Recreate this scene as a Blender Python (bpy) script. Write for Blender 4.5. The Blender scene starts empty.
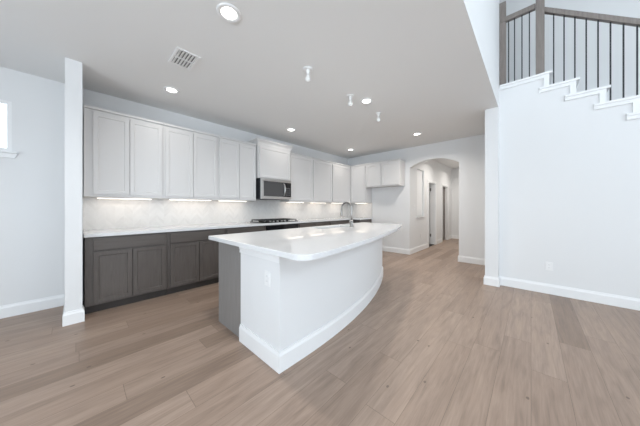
import bpy, bmesh, math, random
from mathutils import Vector, Matrix
random.seed(4)
sc = bpy.context.scene
COL = sc.collection

# ------------------------------------------------------------------ camera, sky, window daylight, exposure
CAMH = 1.207
cam = bpy.data.cameras.new('camera'); cam_o = bpy.data.objects.new('camera', cam); COL.objects.link(cam_o)
cam.sensor_width = 36.0; cam.lens = 36.0*226/640; cam.shift_y = -5.5/640; cam.clip_start = .02
cam_o.location = (0, 0, CAMH)
cam_o.rotation_euler = (math.pi/2, 0, math.atan2(.6826, .7309)-math.pi/2)
sc.camera = cam_o
world = bpy.data.worlds.new('sky'); sc.world = world; world.use_nodes = True
wb = world.node_tree.nodes['Background']; wb.inputs[0].default_value = (.80, .90, 1, 1); wb.inputs[1].default_value = 3.0
sc.view_settings.view_transform = 'Standard'; sc.view_settings.look = 'None'
sc.view_settings.exposure = -0.28; sc.view_settings.gamma = 1.0; sc.view_settings.use_curve_mapping = False

def area(name, loc, direction, sx, sy, watts, color, shape='RECTANGLE', spread=180):
    l = bpy.data.lights.new(name, 'AREA'); l.shape = shape; l.size = sx
    if shape in ('RECTANGLE', 'ELLIPSE'): l.size_y = sy
    l.energy = watts; l.color = color; l.spread = math.radians(spread)
    o = bpy.data.objects.new(name, l); COL.objects.link(o); o.location = loc
    o.rotation_euler = Vector(direction).to_track_quat('-Z', 'Y').to_euler()
    return o
DAY = (.81, .915, 1.0)
BACKY, WESTX = -4.6, -3.2
BACK_WIN = [(-2.5, -.9), (-.5, 1.1), (1.5, 3.1)]          # great room windows (x range), z .6 - 2.5
WEST_WIN = [(-3.6, -1.6), (-.3, 1.7)]                      # west windows (y range)
for a, b in BACK_WIN:
    area('daylight_back', ((a+b)/2, BACKY+.06, 1.55), (0, 1, .5), b-a-.1, 1.8, 33, DAY)
    area('daylight_high', ((a+b)/2, BACKY+.06, 4.1), (0, 1, 0), b-a-.1, 1.3, 33, DAY)
for a, b in WEST_WIN:
    area('daylight_west', (WESTX+.06, (a+b)/2, 1.5), (1, 0, .5), b-a-.1, 1.7, 100, DAY)

# ------------------------------------------------------------------ materials
def mat(name, color, rough=.5, metal=0, spec=.5, bump=None, emis=None, coat=0):
    m = bpy.data.materials.new(name); m.use_nodes = True
    b = m.node_tree.nodes['Principled BSDF']
    b.inputs['Base Color'].default_value = (*color, 1); b.inputs['Roughness'].default_value = rough
    b.inputs['Metallic'].default_value = metal; b.inputs['Specular IOR Level'].default_value = spec
    b.inputs['Coat Weight'].default_value = coat
    if emis:
        b.inputs['Emission Color'].default_value = (*emis[0], 1); b.inputs['Emission Strength'].default_value = emis[1]
    if bump:
        nt = m.node_tree; g = nt.nodes.new('ShaderNodeNewGeometry'); n = nt.nodes.new('ShaderNodeTexNoise')
        n.inputs['Scale'].default_value = bump[0]; nt.links.new(g.outputs['Position'], n.inputs['Vector'])
        bp = nt.nodes.new('ShaderNodeBump'); bp.inputs['Strength'].default_value = bump[1]; bp.inputs['Distance'].default_value = .002
        nt.links.new(n.outputs[0], bp.inputs['Height']); nt.links.new(bp.outputs[0], b.inputs['Normal'])
    return m

class NT:
    def __init__(s, m): s.nt = m.node_tree; s.b = s.nt.nodes['Principled BSDF']
    def new(s, t, **kw):
        n = s.nt.nodes.new(t)
        for k, v in kw.items(): setattr(n, k, v)
        return n
    def put(s, sock, v):
        if isinstance(v, bpy.types.NodeSocket): s.nt.links.new(v, sock)
        else: sock.default_value = v
    def m(s, op, a, b=None, c=None):
        n = s.new('ShaderNodeMath', operation=op); s.put(n.inputs[0], a)
        if b is not None: s.put(n.inputs[1], b)
        if c is not None: s.put(n.inputs[2], c)
        return n.outputs[0]
    def xyz(s):
        g = s.new('ShaderNodeNewGeometry'); x = s.new('ShaderNodeSeparateXYZ'); s.nt.links.new(g.outputs['Position'], x.inputs[0])
        return x.outputs
    def comb(s, a, b, c):
        n = s.new('ShaderNodeCombineXYZ')
        for i, v in enumerate((a, b, c)): s.put(n.inputs[i], v)
        return n.outputs[0]
    def noise(s, vec, scale, detail=4, rough=.55, dist=0):
        n = s.new('ShaderNodeTexNoise'); s.put(n.inputs['Vector'], vec); n.inputs['Scale'].default_value = scale
        n.inputs['Detail'].default_value = detail; n.inputs['Roughness'].default_value = rough; n.inputs['Distortion'].default_value = dist
        return n.outputs[0]
    def ramp(s, f, stops, interp='LINEAR'):
        n = s.new('ShaderNodeValToRGB'); s.put(n.inputs[0], f); e = n.color_ramp.elements; n.color_ramp.interpolation = interp
        while len(e) < len(stops): e.new(.5)
        for el, (p, c) in zip(e, stops): el.position = p; el.color = (*c, 1)
        return n.outputs[0]
    def mix(s, f, a, b, mode='MIX'):
        n = s.new('ShaderNodeMix', data_type='RGBA', blend_type=mode)
        s.put(n.inputs[0], f); s.put(n.inputs[6], a if not isinstance(a, tuple) else (*a, 1)); s.put(n.inputs[7], b if not isinstance(b, tuple) else (*b, 1))
        return n.outputs[2]
    def bump(s, h, strength, dist=.002):
        n = s.new('ShaderNodeBump'); n.inputs['Strength'].default_value = strength; n.inputs['Distance'].default_value = dist
        s.put(n.inputs['Height'], h); s.nt.links.new(n.outputs[0], s.b.inputs['Normal'])

def floor_mat():
    m = mat('oak_planks', (.5, .4, .3), .42); t = NT(m); x, y, z = t.xyz()
    W, L = .185, 1.75
    row = t.m('FLOOR', t.m('DIVIDE', y, W)); fy = t.m('FRACT', t.m('DIVIDE', y, W))
    wn = t.new('ShaderNodeTexWhiteNoise', noise_dimensions='1D'); t.put(wn.inputs['W'], row)
    xo = t.m('DIVIDE', t.m('ADD', x, t.m('MULTIPLY', wn.outputs[0], 7.3)), L)
    idx = t.m('FLOOR', xo); fx = t.m('FRACT', xo)
    w2 = t.new('ShaderNodeTexWhiteNoise', noise_dimensions='2D'); t.put(w2.inputs['Vector'], t.comb(row, idx, 0))
    r = w2.outputs[0]
    tone = t.ramp(r, [(0, (.255, .185, .141)), (.10, (.283, .207, .159)), (.22, (.325, .239, .186)), (.65, (.345, .256, .20)), (1, (.372, .279, .22))])
    off = t.m('MULTIPLY', r, 37.0)
    gv = t.comb(t.m('MULTIPLY', x, .9), t.m('MULTIPLY', y, 9.0), off)
    g1 = t.noise(gv, 2.2, 6, .6, .9)
    g2 = t.noise(t.comb(t.m('MULTIPLY', x, 2.2), t.m('MULTIPLY', y, 55.0), off), 2.0, 3, .6, .2)
    c = t.mix(.75, tone, t.ramp(g1, [(.30, (.35, .34, .335)), (.52, (.51, .5, .5)), (.72, (.61, .61, .605))]), 'OVERLAY')
    c = t.mix(.35, c, t.ramp(g2, [(.35, (.38, .38, .38)), (.6, (.55, .55, .55))]), 'OVERLAY')
    vo = t.new('ShaderNodeTexVoronoi', voronoi_dimensions='2D'); t.put(vo.inputs['Vector'], t.comb(t.m('ADD', x, off), t.m('MULTIPLY', y, 1.7), 0)); vo.inputs['Scale'].default_value = 1.15
    vo.inputs['Randomness'].default_value = 1
    knot = t.m('LESS_THAN', t.m('ADD', vo.outputs['Distance'], t.m('MULTIPLY', t.noise(gv, 9, 2), .012)), .0215)
    c = t.mix(t.m('MULTIPLY', knot, .7), c, (.11, .075, .055))
    ey = t.m('MINIMUM', fy, t.m('SUBTRACT', 1, fy)); ex = t.m('MINIMUM', fx, t.m('SUBTRACT', 1, fx))
    gap = t.m('MAXIMUM', t.m('LESS_THAN', ey, .008), t.m('LESS_THAN', ex, .0011))
    c = t.mix(t.m('MULTIPLY', gap, .6), c, (.14, .10, .075))
    t.put(t.b.inputs['Base Color'], c)
    t.put(t.b.inputs['Roughness'], t.m('MULTIPLY_ADD', g1, .2, .32))
    t.bump(t.m('SUBTRACT', g2, t.m('MULTIPLY', gap, 2.0)), .12)
    return m

def stain_mat(name, base, dark, vertical=True):
    m = mat(name, base, .45); t = NT(m); x, y, z = t.xyz()
    k = t.m('ADD', x, y)
    v = t.comb(t.m('MULTIPLY', k, 14.0 if vertical else 1.2), t.m('MULTIPLY', z, 1.2 if vertical else 14.0), 0)
    n = t.noise(v, 3.0, 6, .62, .5)
    t.put(t.b.inputs['Base Color'], t.ramp(n, [(.3, dark), (.7, base)]))
    t.bump(n, .05)
    return m

def tile_mat():
    m = mat('chevron_marble_tile', (.8, .8, .8), .22); t = NT(m); x, y, z = t.xyz()
    k = t.m('ADD', x, y); P = .19
    c = t.m('DIVIDE', k, P); fc = t.m('FRACT', c)
    zig = t.m('MULTIPLY', t.m('ABSOLUTE', t.m('SUBTRACT', fc, .5)), P*1.1)
    s = t.m('DIVIDE', t.m('ADD', z, zig), .055)
    fs = t.m('FRACT', s)
    w = t.new('ShaderNodeTexWhiteNoise', noise_dimensions='2D')
    t.put(w.inputs['Vector'], t.comb(t.m('FLOOR', s), t.m('FLOOR', t.m('MULTIPLY', c, 2)), 0))
    tone = t.ramp(w.outputs[0], [(0, (.665, .655, .645)), (.5, (.69, .68, .67)), (1, (.715, .705, .695))])
    vein = t.noise(t.comb(k, z, t.m('MULTIPLY', w.outputs[0], 9)), 7, 6, .65, 1.5)
    col = t.mix(.5, tone, t.ramp(vein, [(.3, (.43, .42, .415)), (.55, (.52, .515, .51))]), 'OVERLAY')
    e = t.m('MINIMUM', fs, t.m('SUBTRACT', 1, fs)); fc2 = t.m('FRACT', t.m('MULTIPLY', c, 2)); e2 = t.m('MINIMUM', fc2, t.m('SUBTRACT', 1, fc2))
    g = t.m('MAXIMUM', t.m('LESS_THAN', e, .035), t.m('LESS_THAN', e2, .018))
    t.put(t.b.inputs['Base Color'], t.mix(g, col, (.705, .695, .685)))
    return m

def glass_mat():
    m = bpy.data.materials.new('window_glass'); m.use_nodes = True; nt = m.node_tree; nt.nodes.clear()
    o = nt.nodes.new('ShaderNodeOutputMaterial'); mx = nt.nodes.new('ShaderNodeMixShader'); tr = nt.nodes.new('ShaderNodeBsdfTransparent')
    gl = nt.nodes.new('ShaderNodeBsdfGlossy'); gl.inputs['Roughness'].default_value = .02; fr = nt.nodes.new('ShaderNodeFresnel'); fr.inputs[0].default_value = 1.3
    nt.links.new(fr.outputs[0], mx.inputs[0]); nt.links.new(tr.outputs[0], mx.inputs[1]); nt.links.new(gl.outputs[0], mx.inputs[2]); nt.links.new(mx.outputs[0], o.inputs[0])
    return m

def quartz_mat():
    m = mat('white_quartz', (.84, .84, .845), .05, spec=.5); t = NT(m); x, y, z = t.xyz()
    n = t.noise(t.comb(x, y, z), 60, 3); t.put(t.b.inputs['Base Color'], t.ramp(n, [(.3, (.73, .735, .745)), (.7, (.77, .775, .785))]))
    return m

M_FLOOR = floor_mat()
M_WALL = mat('wall_paint', (.80, .805, .81), .62, spec=.25, bump=(220, .06))
M_CEIL = mat('ceiling_paint', (.84, .84, .835), .8, spec=.1, bump=(160, .08))
M_TRIM = mat('trim_paint', (.88, .885, .89), .35, bump=(40, .01))
M_CAB = mat('cabinet_white_paint', (.70, .69, .685), .38, bump=(60, .01))
M_STAIN = stain_mat('grey_brown_stain', (.118, .102, .093), (.082, .070, .063))
M_STAINH = stain_mat('grey_brown_stain_horizontal', (.118, .102, .093), (.082, .070, .063), False)
M_PANEL = stain_mat('grey_panel_stain', (.27, .258, .25), (.235, .222, .213))
M_KICK = mat('toe_kick_dark', (.045, .038, .034), .6, bump=(50, .02))
M_QUARTZ = quartz_mat()
M_TILE = tile_mat()
M_STEEL = mat('brushed_steel', (.58, .58, .58), .3, 1, bump=(300, .02))
M_NICKEL = mat('brushed_nickel', (.36, .35, .34), .3, 1, bump=(300, .01))
M_BLACKGL = mat('black_glass', (.012, .012, .014), .08, bump=(10, .0))
M_IRON = mat('cast_iron', (.02, .02, .021), .5, bump=(300, .1))
M_BLKMET = mat('black_metal', (.022, .024, .03), .45, bump=(120, .03))
M_RAILWOOD = stain_mat('rail_grey_brown_wood', (.27, .235, .215), (.19, .165, .15))
M_PLASTIC = mat('white_plastic', (.86, .86, .86), .3, bump=(60, .005))
M_SLOT = mat('socket_slot_grey', (.5, .5, .5), .5, bump=(60, .005))
M_SINK = mat('sink_steel', (.45, .45, .46), .28, 1, bump=(200, .02))
M_LED = mat('downlight_lens', (.9, .9, .9), .3, emis=((1, .97, .92), 9), bump=(60, .005))
M_LEDW = mat('under_cabinet_lens', (.9, .9, .9), .3, emis=((1, .90, .78), 5), bump=(60, .005))
M_GLASS = glass_mat()
M_DOOR = mat('door_paint', (.78, .785, .79), .4, bump=(50, .01))
M_DKDOOR = stain_mat('dark_taupe_door', (.20, .175, .16), (.15, .13, .12))
M_MAT = mat('black_rubber', (.02, .02, .022), .8, bump=(200, .2))
M_BULB = mat('frosted_bulb', (.88, .88, .87), .25, bump=(60, .003))
M_CARPET = mat('stair_carpet', (.55, .54, .52), .95, bump=(400, .5))

# ------------------------------------------------------------------ mesh helpers
class MB:
    def __init__(s): s.bm = bmesh.new()
    def box(s, x0, x1, y0, y1, z0, z1, bev=0):
        r = bmesh.ops.create_cube(s.bm, size=1); vs = r['verts']
        for v in vs:
            v.co = Vector(((x0+x1)/2+v.co.x*abs(x1-x0), (y0+y1)/2+v.co.y*abs(y1-y0), (z0+z1)/2+v.co.z*abs(z1-z0)))
        if bev:
            es = list({e for v in vs for e in v.link_edges})
            bmesh.ops.bevel(s.bm, geom=es, offset=bev, segments=2, profile=.5, affect='EDGES')
        return s
    def prism(s, pts, axis, a, b, bev=0):
        """pts: 2D outline; axis the extrusion axis. x:(y,z) y:(x,z) z:(x,y)"""
        def mk(p, t): return {'x': (t, p[0], p[1]), 'y': (p[0], t, p[1]), 'z': (p[0], p[1], t)}[axis]
        lo = [s.bm.verts.new(mk(p, a)) for p in pts]; hi = [s.bm.verts.new(mk(p, b)) for p in pts]
        f = [s.bm.faces.new(lo), s.bm.faces.new(hi)]; n = len(pts)
        for i in range(n): f.append(s.bm.faces.new((lo[i], lo[(i+1) % n], hi[(i+1) % n], hi[i])))
        bmesh.ops.recalc_face_normals(s.bm, faces=f)
        if bev:
            es = list({e for ff in f[:2] for e in ff.edges})
            bmesh.ops.bevel(s.bm, geom=es, offset=bev, segments=2, profile=.5, affect='EDGES')
        return s
    def cyl(s, c, r, z0, z1, n=24, r2=None):
        return s.lathe(c, [(0, z0), (r, z0), (r2 if r2 is not None else r, z1), (0, z1)], n)
    def lathe(s, c, prof, n=24):
        rings = []
        for r, z in prof:
            if r <= 1e-6: rings.append([s.bm.verts.new((c[0], c[1], z))])
            else: rings.append([s.bm.verts.new((c[0]+r*math.cos(2*math.pi*i/n), c[1]+r*math.sin(2*math.pi*i/n), z)) for i in range(n)])
        fs = []
        for A, B in zip(rings, rings[1:]):
            for i in range(n):
                j = (i+1) % n
                if len(A) == 1 and len(B) == 1: continue
                if len(A) == 1: fs.append(s.bm.faces.new((A[0], B[i], B[j])))
                elif len(B) == 1: fs.append(s.bm.faces.new((A[i], B[0], A[j])))
                else: fs.append(s.bm.faces.new((A[i], B[i], B[j], A[j])))
        bmesh.ops.recalc_face_normals(s.bm, faces=fs)
        for f in fs: f.smooth = True
        return s
    def tube(s, pts, r, n=14, rs=None):
        pts = [Vector(p) for p in pts]; rings = []
        up = None
        for i, p in enumerate(pts):
            d = (pts[min(i+1, len(pts)-1)]-pts[max(i-1, 0)]).normalized()
            if up is None:
                up = Vector((0, 0, 1)) if abs(d.z) < .9 else Vector((1, 0, 0))
            a = (up-d*up.dot(d)).normalized(); b = d.cross(a); up = a
            rr = rs[i] if rs else r
            rings.append([s.bm.verts.new(p+a*rr*math.cos(2*math.pi*k/n)+b*rr*math.sin(2*math.pi*k/n)) for k in range(n)])
        fs = []
        for A, B in zip(rings, rings[1:]):
            for k in range(n):
                j = (k+1) % n; f = s.bm.faces.new((A[k], A[j], B[j], B[k])); f.smooth = True; fs.append(f)
        fs += [s.bm.faces.new(rings[0]), s.bm.faces.new(rings[-1])]
        bmesh.ops.recalc_face_normals(s.bm, faces=fs)
        return s
    def build(s, name, m, parent=None):
        me = bpy.data.meshes.new(name); o = bpy.data.objects.new(name, me)
        if parent is not None:
            off = Vector(parent.location); p = parent.parent
            while p is not None: off += Vector(p.location); p = p.parent
            bmesh.ops.translate(s.bm, verts=s.bm.verts, vec=-off)
        s.bm.to_mesh(me); s.bm.free(); COL.objects.link(o); me.materials.append(m)
        if parent is not None: o.parent = parent
        return o

def thing(name, label, cat, loc, group=None):
    o = bpy.data.objects.new(name, None); COL.objects.link(o); o.location = loc; o.empty_display_size = .1
    return tag(o, label, cat, group)
def tag(o, label, cat, group=None):
    o['label'] = label; o['category'] = cat
    if group: o['group'] = group
    return o
def struct(o):
    o['kind'] = 'structure'; return o
def sbox(name, m, *boxes):
    b = MB()
    for x in boxes: b.box(*x)
    return struct(b.build(name, m))

# frame of a cabinet face: u along the wall, n outwards, z up
class Face:
    def __init__(s, kind, plane): s.k = kind; s.p = plane      # 'y': faces -Y at y=plane (u = x); 'x': faces -X at x=plane (u = y)
    def box(s, mb, u0, u1, n0, n1, z0, z1, bev=0):
        if s.k == 'y': mb.box(u0, u1, s.p-n1, s.p-n0, z0, z1, bev)
        else: mb.box(s.p-n1, s.p-n0, u0, u1, z0, z1, bev)
        return mb
    def shaker(s, u0, u1, z0, z1, th=.02, rail=.06, dep=.008):
        mb = MB(); s.box(mb, u0, u1, 0.001, th, z0, z1)
        bm = mb.bm; nrm = Vector((0, -1, 0)) if s.k == 'y' else Vector((-1, 0, 0))
        bm.normal_update()
        f = max(bm.faces, key=lambda q: q.normal.dot(nrm))
        bmesh.ops.inset_region(bm, faces=[f], thickness=rail)
        bmesh.ops.inset_region(bm, faces=[f], thickness=.006, depth=-dep)
        return mb
    def slab(s, u0, u1, z0, z1, th=.02):
        return s.box(MB(), u0, u1, .001, th, z0, z1, .002)
FY = Face('y', 3.61)       # base cabinets, long run
FX = Face('x', 5.20)       # base cabinets, short return
UY = Face('y', 3.89)       # wall cabinets, long run
UX = Face('x', 5.48)       # wall cabinets on the arch wall

# ------------------------------------------------------------------ room shell
WY, AX, CH, UH = 4.22, 5.81, 2.743, 5.5
sbox('floor', M_FLOOR, (WESTX-.15, 10.2, BACKY-.15, 4.5, -.1, 0))
sbox('ceiling', M_CEIL, (WESTX-.15, 10.2, .368, WY+.15, CH, CH+.12))
sbox('ceiling_upper', M_CEIL, (WESTX-.15, 6.2, BACKY-.15, 1.6, UH, UH+.12))
sbox('wall_drop', M_WALL, (WESTX-.15, 4.5, .366, .5, CH+.0005, UH), (4.5, 4.59, .366, .5, 3.1105, UH))
# left wall (cabinet wall) with a high window beside the wing wall
WX0, WX1, WZ0, WZ1 = -1.75, -.503, 1.83, 2.385
sbox('wall_left', M_WALL, (WESTX-.15, WX0, WY, WY+.15, 0, CH), (WX1, AX+.15, WY, WY+.15, 0, CH), (WX0, WX1, WY, WY+.15, 0, WZ0), (WX0, WX1, WY, WY+.15, WZ1, CH))
sbox('wall_wing', M_WALL, (-.092, .032, 3.48, WY, 0, CH))
# arch wall
out = [(.53, 0), (1.18, 0)]
A0, A1, ZS, RISE = 1.18, 2.28, 2.225, .155
half = (A1-A0)/2; R = (half*half+RISE*RISE)/(2*RISE); yc = (A0+A1)/2; zc = ZS+RISE-R
th = math.asin(half/R)
for i in range(25):
    a = -th+2*th*i/24; out.append((yc+R*math.sin(a), zc+R*math.cos(a)))
out += [(2.28, 0), (WY, 0), (WY, CH), (.53, CH)]
struct(MB().prism(out, 'x', AX, AX+.15).build('wall_arch', M_WALL))
# wall end beside the stairs and the stair side wall
sbox('wall_stair_end', M_WALL, (4.37, AX+.15, .366, .53, 0, CH))
TR, RUN, ZL, Y0 = .195, .25, 3.11, -.19
prof = [(.366, 0), (.366, ZL-.03)]
yy = Y0+.02; z = ZL-.03; prof.append((yy, z))
NTR = 15
for i in range(1, NTR+1):
    z -= TR; prof.append((yy, z)); yy -= RUN; prof.append((yy, z))
prof.append((yy, 0))
struct(MB().prism(prof, 'x', 4.5, 4.62).build('wall_stair', M_WALL))
struct(MB().prism([(BACKY, 0), (.366, 0), (.366, 2.9), (1.6, 2.9), (1.6, UH), (BACKY, UH)], 'x', 5.6, 5.75).build('wall_stairwell', M_WALL))
sbox('wall_upper_hall', M_WALL, (4.36, 5.6, 1.5, 1.6, 2.9, UH), (4.36, 4.5, .5, 1.5, 2.9, UH))
sbox('wall_right', M_WALL, (4.5, 4.62, BACKY, yy-.045, 0, UH))
# great room back and west walls with windows
def wall_holes(name, axis, plane0, plane1, u0, u1, z1, holes):
    mb = MB(); us = u0
    def bx(a, b, c, d):
        if axis == 'y': mb.box(a, b, plane0, plane1, c, d)
        else: mb.box(plane0, plane1, a, b, c, d)
    for a, b, hz in holes:
        bx(us, a, 0, z1); zb = 0
        for c, d in hz: bx(a, b, zb, c); zb = d
        bx(a, b, zb, z1); us = b
    bx(us, u1, 0, z1)
    return struct(mb.build(name, M_WALL))
wall_holes('wall_back', 'y', BACKY-.15, BACKY, WESTX-.15, 6.2, UH, [(a, b, [(.6, 2.5), (3.4, 4.8)]) for a, b in BACK_WIN])
wall_holes('wall_west', 'x', WESTX-.15, WESTX, BACKY, 4.5, UH, [(a, b, [(.6, 2.4)]) for a, b in WEST_WIN])
# hall behind the arch
HX = 10.0
N0, N1, NZ0, NZ1 = 6.33, 6.87, .96, 2.27
D1A, D1B, D2A, D2B, DH = 7.27, 7.95, 8.72, 9.42, 1.98
HB = [(AX+.15, N0, 0, CH), (N0, N1, 0, NZ0), (N0, N1, NZ1, CH), (N1, D1A, 0, CH), (D1A, D1B, DH, CH), (D1B, D2A, 0, CH), (D2A, D2B, DH, CH), (D2B, HX+.1, 0, CH)]
sbox('wall_hall_left', M_WALL, *[(a, b, 2.28, 2.42, c, d) for a, b, c, d in HB])
sbox('wall_hall_end', M_WALL, (HX, HX+.12, .9, 2.28, 0, CH))
sbox('wall_hall_right', M_WALL, (AX+.15, HX+.12, .9, 1.02, 0, CH))
sbox('wall_closet', M_WALL, (AX+.15, HX+.12, 3.9, 4.0, 0, CH), (N1+.05, N1+.15, 2.42, 3.9, 0, CH), (8.2, 8.3, 2.42, 3.9, 0, CH), (HX, HX+.12, 2.42, 3.9, 0, CH))

# ---- baseboards: profile swept along a polyline of plan points, outside on the right hand of travel
def baseboard(name, pts, h=.135, t=.016, m=None, parent=None):
    mb = MB(); prof = [(0, 0), (t, 0), (t, h-.03), (t*.55, h-.012), (t*.45, h), (0, h)]
    n = len(pts); P = [Vector(p) for p in pts]; rings = []
    for i in range(n):
        ds = []
        if i > 0: ds.append((P[i]-P[i-1]).normalized())
        if i < n-1: ds.append((P[i+1]-P[i]).normalized())
        ns = [Vector((d.y, -d.x)) for d in ds]
        v = sum(ns, Vector((0, 0))).normalized(); v = v/max(.3, v.dot(ns[0]))
        rings.append([mb.bm.verts.new((P[i].x+v.x*a, P[i].y+v.y*a, z)) for a, z in prof])
    k = len(prof); fs = []
    for A, B in zip(rings, rings[1:]):
        for j in range(k): fs.append(mb.bm.faces.new((A[j], A[(j+1) % k], B[(j+1) % k], B[j])))
    fs += [mb.bm.faces.new(rings[0]), mb.bm.faces.new(rings[-1])]
    bmesh.ops.recalc_face_normals(mb.bm, faces=fs)
    o = mb.build(name, m or M_TRIM, parent)
    return o if parent else struct(o)
baseboard('baseboard_left', [(WESTX, WY), (-.092, WY), (-.092, 3.48), (.032, 3.48), (.032, 3.60)])
baseboard('baseboard_arch', [(AX, 3.34), (AX, 2.28), (D1A-.075, 2.28)])
baseboard('baseboard_hall', [(D1B+.075, 2.28), (D2A-.075, 2.28)])
baseboard('baseboard_hall_end', [(D2B+.075, 2.28), (HX, 2.28), (HX, 1.02), (AX+.15, 1.02)])
baseboard('baseboard_right', [(AX+.15, 1.18), (AX, 1.18), (AX, .53), (4.37, .53), (4.37, .366), (4.5, .366), (4.5, BACKY)])

# ---- windows
def window(name, axis, plane, u0, u1, z0, z1, inward, mull=0, depth=.09, fw=.05):
    """axis 'y': window in a wall of constant y; inward = +1/-1 direction into the room"""
    mb = MB(); w = fw
    p0, p1 = plane-inward*depth, plane-inward*.005
    lo, hi = min(p0, p1), max(p0, p1)
    def bx(m_, a, b, c, d, l, h):
        if axis == 'y': m_.box(a, b, l, h, c, d)
        else: m_.box(l, h, a, b, c, d)
    for a, b, c, d in [(u0, u0+w, z0, z1), (u1-w, u1, z0, z1), (u0+w, u1-w, z0, z0+w), (u0+w, u1-w, z1-w, z1)]: bx(mb, a, b, c, d, lo, hi)
    for k in range(mull):
        u = u0+(u1-u0)*(k+1)/(mull+1); bx(mb, u-.02, u+.02, z0+w, z1-w, lo, hi)
    o = struct(mb.build(name, M_TRIM))
    g = MB(); mid = (lo+hi)/2; bx(g, u0+w, u1-w, z0+w, z1-w, mid-.003, mid+.003); g.build('window_pane', M_GLASS, o)
    return o
w1 = window('window_1', 'y', WY, WX0, WX1, WZ0, WZ1, -1, 0, .05, .032)
MB().box(WX0-.04, WX1+.045, WY-.05, WY-.0005, WZ0-.025, WZ0, .006).build('window_stool', M_TRIM, w1)
MB().prism([(WX0-.035, WZ0-.025), (WX1+.04, WZ0-.025), (WX1+.02, WZ0-.075), (WX0-.02, WZ0-.075)], 'y', WY-.016, WY-.0005).build('window_apron', M_TRIM, w1)
k = 3
for a, b in BACK_WIN:
    window('window_%d' % k, 'y', BACKY, a, b, .6, 2.5, 1, 1); window('window_%d' % (k+1), 'y', BACKY, a, b, 3.4, 4.8, 1); k += 2
for a, b in WEST_WIN:
    window('window_%d' % k, 'x', WESTX, a, b, .6, 2.4, 1, 1); k += 1
# recessed opening in the hall wall with a sill
w2 = struct(MB().box(N0, N1, 2.33, 2.345, NZ0, NZ1).build('trim_niche_back', M_TRIM))
struct(MB().box(N0-.03, N1+.03, 2.245, 2.33, NZ0-.03, NZ0, .004).build('trim_niche_sill', M_TRIM))
# hall doors
def door_frame(name, a, b):
    mb = MB(); w, t = .07, .016
    mb.box(a-w, a, 2.28-t, 2.28-.0005, 0, DH+w).box(b, b+w, 2.28-t, 2.28-.0005, 0, DH+w).box(a, b, 2.28-t, 2.28-.0005, DH, DH+w)
    mb.box(a, a+.018, 2.281, 2.44, 0, DH).box(b-.018, b, 2.281, 2.44, 0, DH).box(a+.018, b-.018, 2.281, 2.44, DH-.018, DH)
    return struct(mb.build(name, M_TRIM))
d1 = door_frame('door_1', D1A, D1B)
dl = MB().box(D1B-.06, D1B-.022, 2.45, 3.09, .012, DH-.02, .002).build('door_leaf', M_DOOR, d1)
hg = MB()
for z in (.25, 1.75): hg.box(D1B-.024, D1B-.016, 2.40, 2.45, z, z+.09)
hg.build('door_hinge', M_NICKEL, d1)
d2 = door_frame('door_2', D2A, D2B)
dl2 = MB().box(D2A+.02, D2B-.02, 2.36, 2.398, .012, DH-.02, .002).build('door_leaf', M_DKDOOR, d2)
MB().tube([(D2A+.09, 2.36, .98), (D2A+.09, 2.315, .98), (D2A+.10, 2.305, .98), (D2A+.21, 2.305, .98)], .011, 10).lathe((0, 0, 0), [(0, 0), (0, 0)], 8).build('door_handle', M_BLKMET, dl2)
tag(MB().box(D1A+.03, D1B-.08, 2.292, 2.62, .001, .014, .004).build('door_mat', M_MAT), 'small black mat lying in the first hall doorway beyond the arch', 'mat')

# ------------------------------------------------------------------ base cabinets
def base_cabinet(name, label, cat, F, u0, u1, back, doors, drawers, left_stile=None, kick=True):
    mid = (u0+u1)/2
    loc = (mid, (F.p+back)/2, 0) if F.k == 'y' else ((F.p+back)/2, mid, 0)
    t = thing(name, label, cat, loc, 'stained base cabinets')
    F.box(MB(), u0+.001, u1-.001, -(back-F.p), 0, .1, .874).build('cabinet_body', M_STAIN, t)
    F.box(MB(), u0+.002, u1-.002, -(back-F.p), -.07, .0, .0995).build('toe_kick', M_KICK, t)
    for a, b, c, d in doors: F.shaker(a, b, c, d).build('door', M_STAIN, t)
    for a, b, c, d in drawers: F.slab(a, b, c, d).build('drawer', M_STAINH, t)
    return t
BK = 4.205
base_cabinet('base_cabinet', 'dark grey-brown base cabinet at the end of the run beside the white wing wall', 'cabinet', FY, .05, .833, BK,
             [(.118, .455, .125, .70), (.463, .805, .125, .70)], [(.118, .805, .722, .853)])
base_cabinet('base_cabinet', 'dark grey-brown base cabinet second from the wing wall, partly behind the island corner', 'cabinet', FY, .833, 1.625, BK,
             [(.862, 1.225, .125, .70), (1.233, 1.595, .125, .70)], [(.862, 1.595, .722, .853)])
base_cabinet('base_cabinet', 'dark base cabinet just left of the oven, only its drawer showing above the island', 'cabinet', FY, 1.625, 2.37, BK,
             [(1.65, 2.345, .125, .40)], [(1.65, 2.345, .42, .70), (1.65, 2.345, .722, .853)])
base_cabinet('base_cabinet', 'dark base cabinet just right of the oven, showing as a strip behind the sink', 'cabinet', FY, 3.18, 4.19, BK,
             [(3.21, 3.68, .125, .70), (3.69, 4.16, .125, .70)], [(3.21, 3.68, .722, .853), (3.69, 4.16, .722, .853)])
base_cabinet('base_cabinet', 'dark base cabinet in the far corner behind the faucet', 'cabinet', FY, 4.19, 5.79, BK,
             [(4.22, 5.1, .125, .70)], [(4.22, 5.1, .722, .853)])
base_cabinet('base_cabinet', 'short dark base cabinet on the far return, its end facing the fridge alcove', 'cabinet', FX, 3.37, 3.608, 5.795,
             [(3.39, 3.59, .125, .70)], [(3.39, 3.59, .722, .853)])
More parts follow.
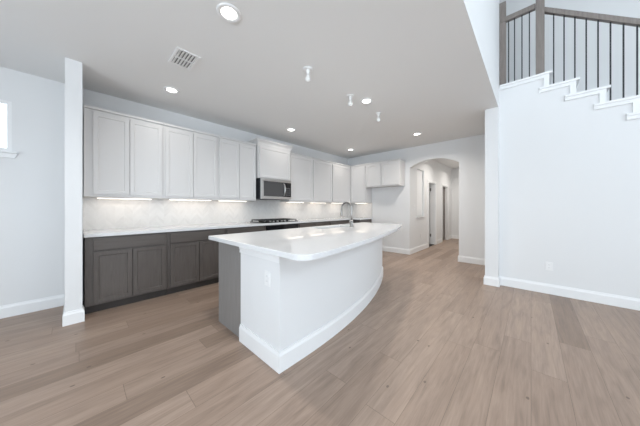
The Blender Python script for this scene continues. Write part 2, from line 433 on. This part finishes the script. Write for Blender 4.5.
# built-in oven under the cooktop
t = thing('oven', 'black built-in oven front under the gas cooktop', 'oven', (2.775, 3.9, 0))
MB().box(2.372, 3.178, 3.61, 4.2, .1, .874).build('oven_body', M_STAIN, t)
MB().box(2.374, 3.176, 3.68, 4.2, .0, .0995).build('toe_kick', M_KICK, t)
MB().box(2.39, 3.16, 3.585, 3.609, .74, .862, .003).build('control_panel', M_BLACKGL, t)
d = MB().box(2.39, 3.16, 3.585, 3.609, .16, .73, .003).build('oven_door', M_BLACKGL, t)
MB().tube([(2.46, 3.585, .69), (2.46, 3.55, .69), (3.09, 3.55, .69), (3.09, 3.585, .69)], .011, 10).build('handle', M_STEEL, d)

# worktop, splashback
tag(MB().prism([(.042, 3.578), (5.165, 3.578), (5.165, 3.35), (5.798, 3.35), (5.798, 4.207), (.042, 4.207)], 'z', .875, .914, .003).build('worktop', M_QUARTZ),
    'long white quartz worktop along the cabinet wall, carrying the gas cooktop', 'countertop')
tag(MB().prism([(.042, .9145), (5.80, .9145), (5.80, 1.338), (3.168, 1.338), (3.168, 1.372), (2.352, 1.372), (2.352, 1.338), (.042, 1.338)], 'y', 4.208, 4.2195).build('backsplash', M_TILE),
    'marble chevron tile backsplash running along the long worktop under the white wall cabinets', 'backsplash')
tag(MB().box(5.798, 5.8095, 3.36, 4.207, .9145, 1.338).build('backsplash', M_TILE),
    'short piece of tile backsplash on the far return wall beside the fridge alcove', 'backsplash')

# ------------------------------------------------------------------ wall cabinets
def wall_cabinet(label, F, u0, u1, back, z0, z1, doors, group='white wall cabinets', crown=False, ends=(0, 0)):
    mid = (u0+u1)/2; dp = back-F.p
    loc = (mid, F.p+dp/2, z0) if F.k == 'y' else (F.p+dp/2, mid, z0)
    t = thing('wall_cabinet', label, 'cabinet', loc, group)
    F.box(MB(), u0+.0008, u1-.0008, -dp, 0, z0, z1).build('cabinet_body', M_CAB, t)
    for d in doors: F.shaker(*d, th=.02, rail=.062).build('door', M_CAB, t)
    if not crown:
        mb = MB(); F.box(mb, u0+.0008, u1-.0008, -.05, .022, z1+.0005, z1+.03, .004); mb.build('top_trim', M_CAB, t)
    else:
        mb = MB(); pr = [(0, z1-.075), (.006, z1-.075), (.008, z1-.03), (.02, z1-.01), (.045, z1+.018), (.045, z1+.035), (0, z1+.035)]
        a, b = u0-.0, u1+.0; rings = []
        for n, z in pr:
            rings.append([mb.bm.verts.new((a-n, back, z)), mb.bm.verts.new((a-n, F.p-n, z)), mb.bm.verts.new((b+n, F.p-n, z)), mb.bm.verts.new((b+n, back, z))])
        fs = []
        for A, B in zip(rings, rings[1:]+rings[:1]):
            for j in range(3): fs.append(mb.bm.faces.new((A[j], A[j+1], B[j+1], B[j])))
        fs.append(mb.bm.faces.new([r[0] for r in rings])); fs.append(mb.bm.faces.new([r[3] for r in rings]))
        bmesh.ops.recalc_face_normals(mb.bm, faces=fs)
        mb.build('crown_moulding', M_CAB, t)
    return t
UB, UT, UBK = 1.34, 2.40, 4.21
DZ0, DZ1 = 1.370, 2.366
wall_cabinet('white double-door wall cabinet beside the wing wall, leftmost of the row', UY, .045, .84, UBK, UB, UT, [(.125, .462, DZ0, DZ1), (.470, .822, DZ0, DZ1)])
wall_cabinet('white double-door wall cabinet second from the wing wall', UY, .84, 1.625, UBK, UB, UT, [(.864, 1.229, DZ0, DZ1), (1.237, 1.604, DZ0, DZ1)])
wall_cabinet('white double-door wall cabinet directly left of the microwave', UY, 1.625, 2.35, UBK, UB, UT, [(1.648, 1.998, DZ0, DZ1), (2.006, 2.334, DZ0, DZ1)])
UM = Face('y', 3.835)
wall_cabinet('taller deeper white cabinet with crown moulding above the microwave', UM, 2.362, 3.16, UBK, 1.78, 2.50, [(2.385, 3.137, 1.795, 2.40)], crown=True)
wall_cabinet('white single-door wall cabinet directly right of the microwave', UY, 3.17, 3.895, UBK, UB, UT, [(3.195, 3.878, DZ0, DZ1)])
wall_cabinet('white single-door wall cabinet second to the right of the microwave', UY, 3.895, 4.625, UBK, UB, UT, [(3.915, 4.608, DZ0, DZ1)])
wall_cabinet('white wall cabinet filling the far corner of the long row', UY, 4.625, 5.476, UBK, UB, UT, [(4.645, 5.45, DZ0, DZ1)])
wall_cabinet('narrow white wall cabinet on the far return beside the short cabinets', UX, 3.365, 3.885, 5.80, UB, UT, [(3.385, 3.862, DZ0, DZ1)])
wall_cabinet('short white cabinet over the fridge alcove, nearer the corner', UX, 2.89, 3.365, 5.80, 1.765, UT, [(2.905, 3.345, 1.79, DZ1)])
wall_cabinet('short white cabinet over the fridge alcove, nearer the arch', UX, 2.39, 2.89, 5.80, 1.765, UT, [(2.41, 2.878, 1.79, DZ1)])

# under-cabinet lights (bars fixed beneath the cabinets)
WARM = (1, .86, .70)
for F, a, b, lab in [(UY, .16, .74, 'warm light bar under the leftmost white wall cabinet'), (UY, .95, 1.58, 'warm light bar under the second white wall cabinet from the wing wall'),
                     (UY, 1.70, 2.25, 'warm light bar under the cabinet left of the microwave'), (UY, 3.24, 3.76, 'warm light bar under the cabinet right of the microwave'),
                     (UY, 3.99, 4.56, 'warm light bar under the second cabinet right of the microwave'), (UY, 4.82, 5.40, 'warm light bar under the far corner cabinet'),
                     (UX, 3.43, 3.84, 'warm light bar under the narrow cabinet on the far return')]:
    n1 = -.14; bk = -.20
    mid = (a+b)/2
    loc = (mid, UY.p+.17, UB-.02) if F.k == 'y' else (UX.p+.17, mid, UB-.02)
    t = thing('under_cabinet_light', lab, 'light', loc, 'under-cabinet light bars')
    F.box(MB(), a, b, bk, n1, UB-.012, UB-.0005).build('housing', M_PLASTIC, t)
    F.box(MB(), a+.01, b-.01, bk+.008, n1-.008, UB-.0155, UB-.0122).build('lens', M_LEDW, t)
    if F.k == 'y': area('bar_light', (mid, UY.p+.17, UB-.018), (0, .25, -1), b-a-.02, .04, 1.15*(b-a), WARM)
    else: area('bar_light', (UX.p+.17, mid, UB-.018), (.25, 0, -1), .04, b-a-.02, 1.15*(b-a), WARM)

# ------------------------------------------------------------------ microwave
t = thing('microwave', 'stainless over-the-range microwave with dark glass door under the crowned cabinet', 'microwave', (2.76, 4.0, 1.36))
MB().box(2.385, 3.125, 3.80, 4.207, 1.375, 1.779).build('case', M_BLKMET, t)
mb = MB(); x0, x1, z0, z1, y = 2.385, 3.125, 1.375, 1.779, 3.80
mb.box(x0, x1, y-.035, y-.0005, z1-.055, z1, .004)
mb.box(x0, x0+.06, y-.035, y-.0005, z0+.055, z1-.0555, .003); mb.box(x0, x1, y-.035, y-.0005, z0, z0+.0545, .004)
mb.build('steel_frame', M_STEEL, t)
MB().box(x0+.061, 2.955, y-.030, y-.001, z0+.056, z1-.057, .003).build('door_glass', mat('door_glass_reflection_grey', (.075, .075, .078), .22, bump=(10, 0)), t)  # black glass lightened: the grey of its reflection is put into the colour
MB().box(2.959, x1, y-.032, y-.001, z0+.056, z1-.057, .003).build('control_panel', M_BLACKGL, t)
hp = []
for i in range(13):
    a = i/12; hp.append((2.925, y-.035-.045*math.sin(math.pi*a)**.6, z0+.075+(z1-z0-.15)*a))
MB().tube(hp, .012, 10).build('handle', M_STEEL, t)
mb = MB()
for r in range(4):
    for c in range(3): mb.box(2.978+c*.045, 3.008+c*.045, y-.0345, y-.0325, z0+.08+r*.045, z0+.108+r*.045)
mb.build('button', mat('button_grey', (.10, .10, .105), .4, bump=(60, .01)), t)

# ------------------------------------------------------------------ gas cooktop
t = thing('gas_cooktop', 'black gas cooktop with iron grates on the long worktop under the microwave', 'cooktop', (2.77, 3.9, .914))
MB().box(2.35, 3.20, 3.63, 4.13, .9145, .926, .004).build('cooktop_plate', M_BLACKGL, t)
for cx, cy in [(2.53, 3.77), (2.53, 4.0), (2.775, 3.90), (3.02, 3.77), (3.02, 4.0)]:
    MB().lathe((cx, cy), [(0, .9262), (.048, .9262), (.048, .936), (.032, .938), (.032, .946), (0, .947)], 20).build('burner', M_IRON, t)
for gx0, gx1 in [(2.375, 2.64), (2.645, 2.905), (2.91, 3.175)]:
    mb = MB(); h0, h1 = .952, .966
    for yy2 in (3.66, 4.09): mb.box(gx0, gx1, yy2-.007, yy2+.007, h0, h1)
    for xx in (gx0+.008, gx1-.008): mb.box(xx-.007, xx+.007, 3.66, 4.09, h0, h1)
    mb.box((gx0+gx1)/2-.006, (gx0+gx1)/2+.006, 3.66, 4.09, h0, h1)
    for yy2 in (3.77, 3.88, 4.0): mb.box(gx0, gx1, yy2-.006, yy2+.006, h0, h1)
    for xx in (gx0+.008, gx1-.008):
        for yy2 in (3.66, 4.09): mb.box(xx-.007, xx+.007, yy2-.007, yy2+.007, .9262, h0)
    mb.build('grate', M_IRON, t)
for i in range(5):
    MB().lathe((2.59+i*.095, 3.652), [(0, .9262), (.019, .9262), (.017, .948), (0, .949)], 16).build('knob', M_STEEL, t)

# ------------------------------------------------------------------ kitchen island
def base_y(x): return 1.349+max(0, x-1.2)**2/10.6
def ctr_y(x):
    q = x-1.1
    return 1.0+.112*q+.0439*q*q if q > 0 else 1.0+.06*q*0
XE = 3.74
t = thing('kitchen_island', 'white curved kitchen island with tall baseboard and grey end panel, standing on the oak floor', 'kitchen island', (2.3, 1.9, 0))
N = 40
xs = [1.01+(XE-1.01)*i/N for i in range(N+1)]
pl = [(x, base_y(x)) for x in xs]+[(XE, 2.02), (1.2, 2.02), (1.2, 1.93), (1.01, 1.93)]
mb = MB().prism(pl, 'z', 0, .874); mb.build('knee_wall', M_WALL, t)
MB().box(1.035, XE-.02, 2.021, 2.40, .10, .874).build('cabinet_body', M_PANEL, t)
MB().box(1.02, 1.0345, 1.935, 2.425, .0, .874).build('end_panel', M_PANEL, t)['label'] = 'grey-brown stained end panel'
MB().box(1.04, XE-.02, 2.021, 2.33, 0, .0995).build('toe_kick', M_KICK, t)
FI = [(1.06, 1.65), (1.67, 2.28), (2.30, 2.97), (2.99, 3.68)]
for a, b in FI:
    MB().box(a, b, 2.4005, 2.42, .12, .86, .002).build('door', M_STAIN, t)
# baseboard wraps the end wall and follows the curve
bp = [(1.15, 1.93), (1.01, 1.93)] + [(x, base_y(x)) for x in xs] + [(XE, 2.02)]
def inv(p): return p
baseboard('baseboard', bp[1:][::-1][::-1] if False else bp[1:], h=.15, parent=t)
# cap moulding of the end wall under the worktop
mb = MB(); mb.box(.992, 1.009, 1.335, 1.932, .835, .8742, .004); mb.box(.998, 1.0095, 1.341, 1.931, .80, .8345, .003)
mb.build('cap_moulding', M_TRIM, t)

# island worktop with sink cut-out
N = 48; X0c, X1c = .922, 3.87
cpts = []
rc = .10                                        # rounded near corner
for i in range(9):
    a = math.pi+(math.pi/2)*i/8; cpts.append((X0c+rc+rc*math.cos(a), 1.0+rc+rc*math.sin(a)))
for i in range(1, N): 
    x = X0c+rc+(X1c-.03-X0c-rc)*i/N; cpts.append((x, ctr_y(x)))
ye = ctr_y(X1c)
cpts += [(X1c-.012, ye), (X1c, ye+.03), (X1c, 2.445)]
SX0, SX1, SY0, SY1 = 2.27, 2.98, 2.075, 2.335
mb = MB(); bm = mb.bm
def quad_strip():
    """worktop split into x-slices so the sink hole is real"""
    outline_lo = lambda x: ctr_y(x)
front = cpts[:-1]
left_top = (X0c, 2.445)
def ring_faces(poly):
    mb.prism(poly, 'z', .875, .914)
tag_poly = [(X0c, 2.445)] + cpts
# slice by x at the sink sides: left piece, middle pieces before and behind the sink, right piece
def fy_at(x):
    for p, q in zip(front, front[1:]):
        if p[0] <= x <= q[0] and q[0] > p[0]: return p[1]+(q[1]-p[1])*(x-p[0])/(q[0]-p[0])
    return front[-1][1]
def outline(x0, x1):
    return [(x0, fy_at(x0))]+[p for p in front if x0+1e-4 < p[0] < x1-1e-4 and p in front]+[(x1, fy_at(x1))]
Lp = [p for p in front if p[0] < SX0-1e-4]+[(SX0, fy_at(SX0))]
Rp = [(SX1, fy_at(SX1))]+[p for p in front if p[0] > SX1+1e-4]
verts = {}; keyof = {}
def V(p, z):
    k_ = (round(p[0], 5), round(p[1], 5), z)
    if k_ not in verts: verts[k_] = bm.verts.new((p[0], p[1], z)); keyof[verts[k_]] = k_
    return verts[k_]
polys = [Lp+[(SX0, SY0), (SX0, SY1), (SX0, 2.445), (X0c, 2.445)],
         outline(SX0, SX1)+[(SX1, SY0), (SX0, SY0)],
         [(SX0, SY1), (SX1, SY1), (SX1, 2.445), (SX0, 2.445)],
         Rp+[(X1c, 2.445), (SX1, 2.445), (SX1, SY1), (SX1, SY0)]]
for z in (.875, .914):
    for p in polys: bm.faces.new([V(q, z) for q in p])
bm.edges.ensure_lookup_table()
for e in [e for e in bm.edges if len(e.link_faces) == 1 and abs(e.verts[0].co.z-.914) < 1e-5]:
    a, b = e.verts
    bm.faces.new((a, b, verts[keyof[b][:2]+(.875,)], verts[keyof[a][:2]+(.875,)]))
bmesh.ops.recalc_face_normals(bm, faces=bm.faces)
rim = [e for e in bm.edges if len(e.link_faces) == 2 and e.calc_face_angle(0) > 1.2]
bmesh.ops.bevel(bm, geom=rim, offset=.004, segments=2, profile=.5, affect='EDGES')
tag(mb.build('island_worktop', M_QUARTZ), 'white quartz island worktop with a curved overhanging edge and a sink cut-out', 'countertop')
# sink
t = thing('sink', 'stainless undermount sink set into the island worktop beside the faucet', 'sink', (2.62, 2.2, .70))
mb = MB(); a, b, c, d, zt, zb = SX0-.012, SX1+.012, SY0-.012, SY1+.012, .8735, .875-.17
tk = .006
mb.box(a, b, c, c+tk, zb, zt).box(a, b, d-tk, d, zb, zt).box(a, a+tk, c+tk, d-tk, zb, zt).box(b-tk, b, c+tk, d-tk, zb, zt).box(a+tk, b-tk, c+tk, d-tk, zb, zb+tk)
mb.build('basin', M_SINK, t)
MB().lathe((2.62, 2.205), [(0, zb+.0065), (.045, zb+.0065), (.04, zb+.010), (0, zb+.010)], 20).build('drain', M_STEEL, t)
# faucet
fx, fy = 2.87, 2.015
t = thing('faucet', 'brushed nickel gooseneck faucet standing on the island worktop behind the sink', 'faucet', (fx, fy, .914))
MB().lathe((fx, fy), [(0, .9145), (.033, .9145), (.033, .922), (.026, .930), (.024, 1.0), (.02, 1.012), (0, 1.012)], 24).build('faucet_base', M_NICKEL, t)
pts = [(fx, fy, 1.0), (fx, fy, 1.10), (fx, fy, 1.19)]
for i in range(1, 17):
    a = math.pi*i/16*1.03; pts.append((fx-.0, fy+.095-.095*math.cos(a), 1.19+.095*math.sin(a)))
MB().tube(pts, .0135, 14).build('spout', M_NICKEL, t)
ex, ey, ez = pts[-1]
MB().tube([(ex, ey, ez+.004), (ex, ey+.004, ez-.05), (ex, ey+.008, ez-.10), (ex, ey+.009, ez-.112)], .018, 14, [.0145, .0175, .020, .017]).build('spray_head', M_NICKEL, t)
MB().tube([(fx+.0, fy, .975), (fx-.05, fy-.012, .978), (fx-.065, fy-.016, .985), (fx-.072, fy-.017, 1.02)], .010, 12, [.014, .013, .009, .008]).build('handle', M_NICKEL, t)

# ------------------------------------------------------------------ outlets and switch
def outlet(label, axis, plane, u, z, switch=False):
    """plate on a wall facing -X (axis x) or -Y (axis y)"""
    F = Face(axis, plane); loc = (plane, u, z) if axis == 'x' else (u, plane, z)
    t = thing('light_switch' if switch else 'wall_outlet', label, 'light switch' if switch else 'outlet', loc, None if switch else 'white wall outlets')
    F.box(MB(), u-.036, u+.036, .0005, .007, z-.058, z+.058, .002).build('cover_plate', M_PLASTIC, t)
    if switch:
        F.box(MB(), u-.016, u+.016, .0072, .012, z-.033, z+.033, .002).build('rocker', M_PLASTIC, t)
    else:
        for dz in (-.02, .02):
            s = F.box(MB(), u-.017, u+.017, .0072, .010, z+dz-.015, z+dz+.015, .001).build('socket', M_PLASTIC, t)
            sl = MB()
            for du in (-.006, .006): F.box(sl, u+du-.0012, u+du+.0012, .0101, .0106, z+dz-.005, z+dz+.006)
            sl.build('slot', M_SLOT, s)
outlet('white outlet low on the bright stair wall above its baseboard', 'x', 4.5, -.185, .385)
outlet('white outlet on the end wall of the island, below the worktop', 'x', 1.01, 1.50, .655)
outlet('white outlet low on the hall wall under the recessed opening', 'y', 2.28, 6.62, .42)
outlet('white light switch on the hall wall just inside the arch', 'y', 2.28, 6.14, 1.22, True)

# ------------------------------------------------------------------ ceiling: downlights, bulbs, air vent
def downlight(x, y, label, z=CH, w=11):
    t = thing('recessed_downlight', label, 'ceiling light', (x, y, z), 'recessed downlights')
    MB().lathe((x, y), [(.058, z-.0005), (.092, z-.0005), (.092, z-.006), (.085, z-.011), (.066, z-.008), (.058, z-.004)], 32).build('trim_ring', M_PLASTIC, t)
    MB().lathe((x, y), [(0, z-.0006), (.064, z-.0006), (.064, z-.0035), (0, z-.0045)], 32).build('lens', M_LED, t)
    area('can_light', (x, y, z-.013), (0, 0, -1), .12, .12, w, (1, .95, .88), 'DISK', 150)
downlight(.814, 1.743, 'recessed ceiling light nearest the camera, above the near end of the island', w=13)
downlight(.835, 3.435, 'recessed ceiling light between the air vent and the leftmost wall cabinets', w=2.5)
downlight(2.871, 3.463, 'recessed ceiling light in front of the crowned microwave cabinet', w=2.5)
downlight(4.935, 3.50, 'recessed ceiling light in front of the far corner wall cabinets', w=4)
downlight(2.84, 1.734, 'recessed ceiling light among the bare bulbs over the island', w=17)
downlight(4.836, 1.741, 'recessed ceiling light nearest the arch', w=19)
downlight(7.1, 1.5, 'recessed ceiling light in the hall behind the arch', w=17)
downlight(9.0, 1.5, 'recessed ceiling light at the far end of the hall behind the arch', w=15)

def bulb(x, y, label, cr=.056):
    t = thing('bare_bulb_holder', label, 'bulb', (x, y, CH), 'bare bulbs in holders over the island'); z = CH
    MB().lathe((x, y), [(0, z-.0005), (cr, z-.0005), (cr, z-.008), (cr-.006, z-.014), (0, z-.014)], 28).build('canopy', M_PLASTIC, t)
    MB().lathe((x, y), [(0, z-.0142), (.021, z-.0142), (.021, z-.03), (.017, z-.05), (.017, z-.062), (0, z-.062)], 20).build('socket', M_PLASTIC, t)
    MB().lathe((x, y), [(0, z-.0622), (.013, z-.0622), (.016, z-.075), (.027, z-.098), (.030, z-.115), (.026, z-.132), (.014, z-.143), (0, z-.146)], 20).build('glass_bulb', M_BULB, t)
bulb(1.741, 1.808, 'unlit bare bulb in a white ceiling holder, nearest the camera of three')
bulb(2.553, 1.815, 'unlit bare bulb in a white ceiling holder, beside the middle recessed light', .046)
bulb(3.334, 1.812, 'unlit bare bulb in a white ceiling holder, nearest the arch of three', .04)

t = thing('air_vent', 'white louvred air vent set in the kitchen ceiling', 'air vent', (.75, 2.62, CH))
vx0, vx1, vy0, vy1 = .645, .86, 2.465, 2.785
mb = MB(); w = .024; z0, z1 = CH-.010, CH-.0005
mb.box(vx0, vx0+w, vy0, vy1, z0, z1, .003).box(vx1-w, vx1, vy0, vy1, z0, z1, .003).box(vx0+w, vx1-w, vy0, vy0+w, z0, z1, .003).box(vx0+w, vx1-w, vy1-w, vy1, z0, z1, .003)
mb.box(vx0+w, vx1-w, 2.618, 2.632, z0, z1)
mb.build('vent_frame', M_PLASTIC, t)
MB().box(vx0+w, vx1-w, vy0+w, vy1-w, CH-.0022, CH-.0006).build('gap_shade_sheet', mat('vent_gap_shade_grey', (.16, .16, .16), .6, bump=(60, .01)), t)  # flat dark sheet, the shade between the louvers painted as its colour
for ya, yb in ((vy0+w, 2.617), (2.633, vy1-w)):
    for i in range(6):
        xx = vx0+w+.014+i*.0285
        MB().prism([(xx-.0115, z0+.0005), (xx-.005, z0), (xx+.0115, z1-.0025), (xx+.006, z1-.0025)], 'y', ya+.001, yb-.001).build('louver', M_PLASTIC, t)

# ------------------------------------------------------------------ staircase and railing
t = thing('staircase', 'white staircase descending to the right along the bright wall, with stepped side trim', 'staircase', (5.1, -.2, 0))
MB().box(4.472, 5.59, Y0-.03, .36, ZL-.03, ZL, .006).box(4.505, 5.59, .3605, 1.49, ZL-.03, ZL).build('landing', M_TRIM, t)
z = ZL; y = Y0
def side_trim(zt, ya, yb, riser_drop):
    """white bracket under a tread end, returning down its riser"""
    return MB().prism([(ya, zt-.0305), (yb, zt-.0305), (yb, zt-.0305-riser_drop), (yb+.055, zt-.0305-riser_drop), (yb+.055, zt-.075), (ya, zt-.075)], 'x', 4.484, 4.4995)
side_trim(ZL, .365, Y0+.004, TR-.001).build('side_trim', M_TRIM, t)
for i in range(1, NTR+1):
    zt = ZL-TR*i; ya = Y0-RUN*(i-1)+.02; yb = Y0-RUN*i
    MB().box(4.4725, 5.59, yb-.03, ya-.0005, zt-.03, zt, .006).box(4.472, 4.4993, yb-.0295, ya+.085, zt-.0302, zt+.0002, .004).build('tread', M_TRIM, t)
    MB().box(4.63, 5.59, ya-.018, ya+.0, zt+.0005, zt+TR-.031).build('riser', M_TRIM, t)
    side_trim(zt, ya+.085, yb+.004, min(TR-.001, zt-.035)).build('side_trim', M_TRIM, t)
def tread_z(yv):
    if yv > Y0-.03: return ZL
    return ZL-TR*(1+int((Y0-.01-yv)/RUN))
BX = 4.56
ny = -.095
rail = thing('stair_railing', 'grey-brown handrail with newel post and black balusters descending the stairs to the right', 'railing', (BX, ny, ZL))
MB().box(BX-.046, BX+.046, ny-.046, ny+.046, ZL+.0005, 4.42, .004).box(BX-.056, BX+.056, ny-.056, ny+.056, 4.42, 4.45, .004).build('newel_post', M_RAILWOOD, rail)
slope = TR/RUN
ya, za = ny-.047, 4.065; yb_ = Y0-RUN*NTR+.3; zb_ = za-(ya-yb_)*slope
MB().prism([(ya, za), (yb_, zb_), (yb_, zb_-.075), (ya, za-.075)], 'x', BX-.03, BX+.03, .006).build('handrail', M_RAILWOOD, rail)
for k in range(36):
    yv = -.232-.0992*k
    if yv < yb_+.05: break
    zt = tread_z(yv); ztop = za-(ya-yv)*slope-.078
    MB().box(BX-.0065, BX+.0065, yv-.0065, yv+.0065, zt+.0005, ztop+.008).build('baluster', M_BLKMET, rail)
lr = thing('landing_railing', 'level grey-brown guard rail with black balusters on the stair landing beside the newel', 'railing', (BX, .2, ZL))
MB().box(BX-.03, BX+.03, ny+.048, .364, 4.10, 4.175, .006).build('handrail', M_RAILWOOD, lr)
MB().box(BX-.026, BX+.046, .285, .364, ZL+.0005, 4.099, .004).box(BX-.026, BX+.046, .285, .364, 4.176, 4.42, .004).build('half_post', M_RAILWOOD, lr)
for yv in (.255, .185, .100, .018):
    MB().box(BX-.0065, BX+.0065, yv-.0065, yv+.0065, ZL+.0005, 4.103).build('baluster', M_BLKMET, lr)
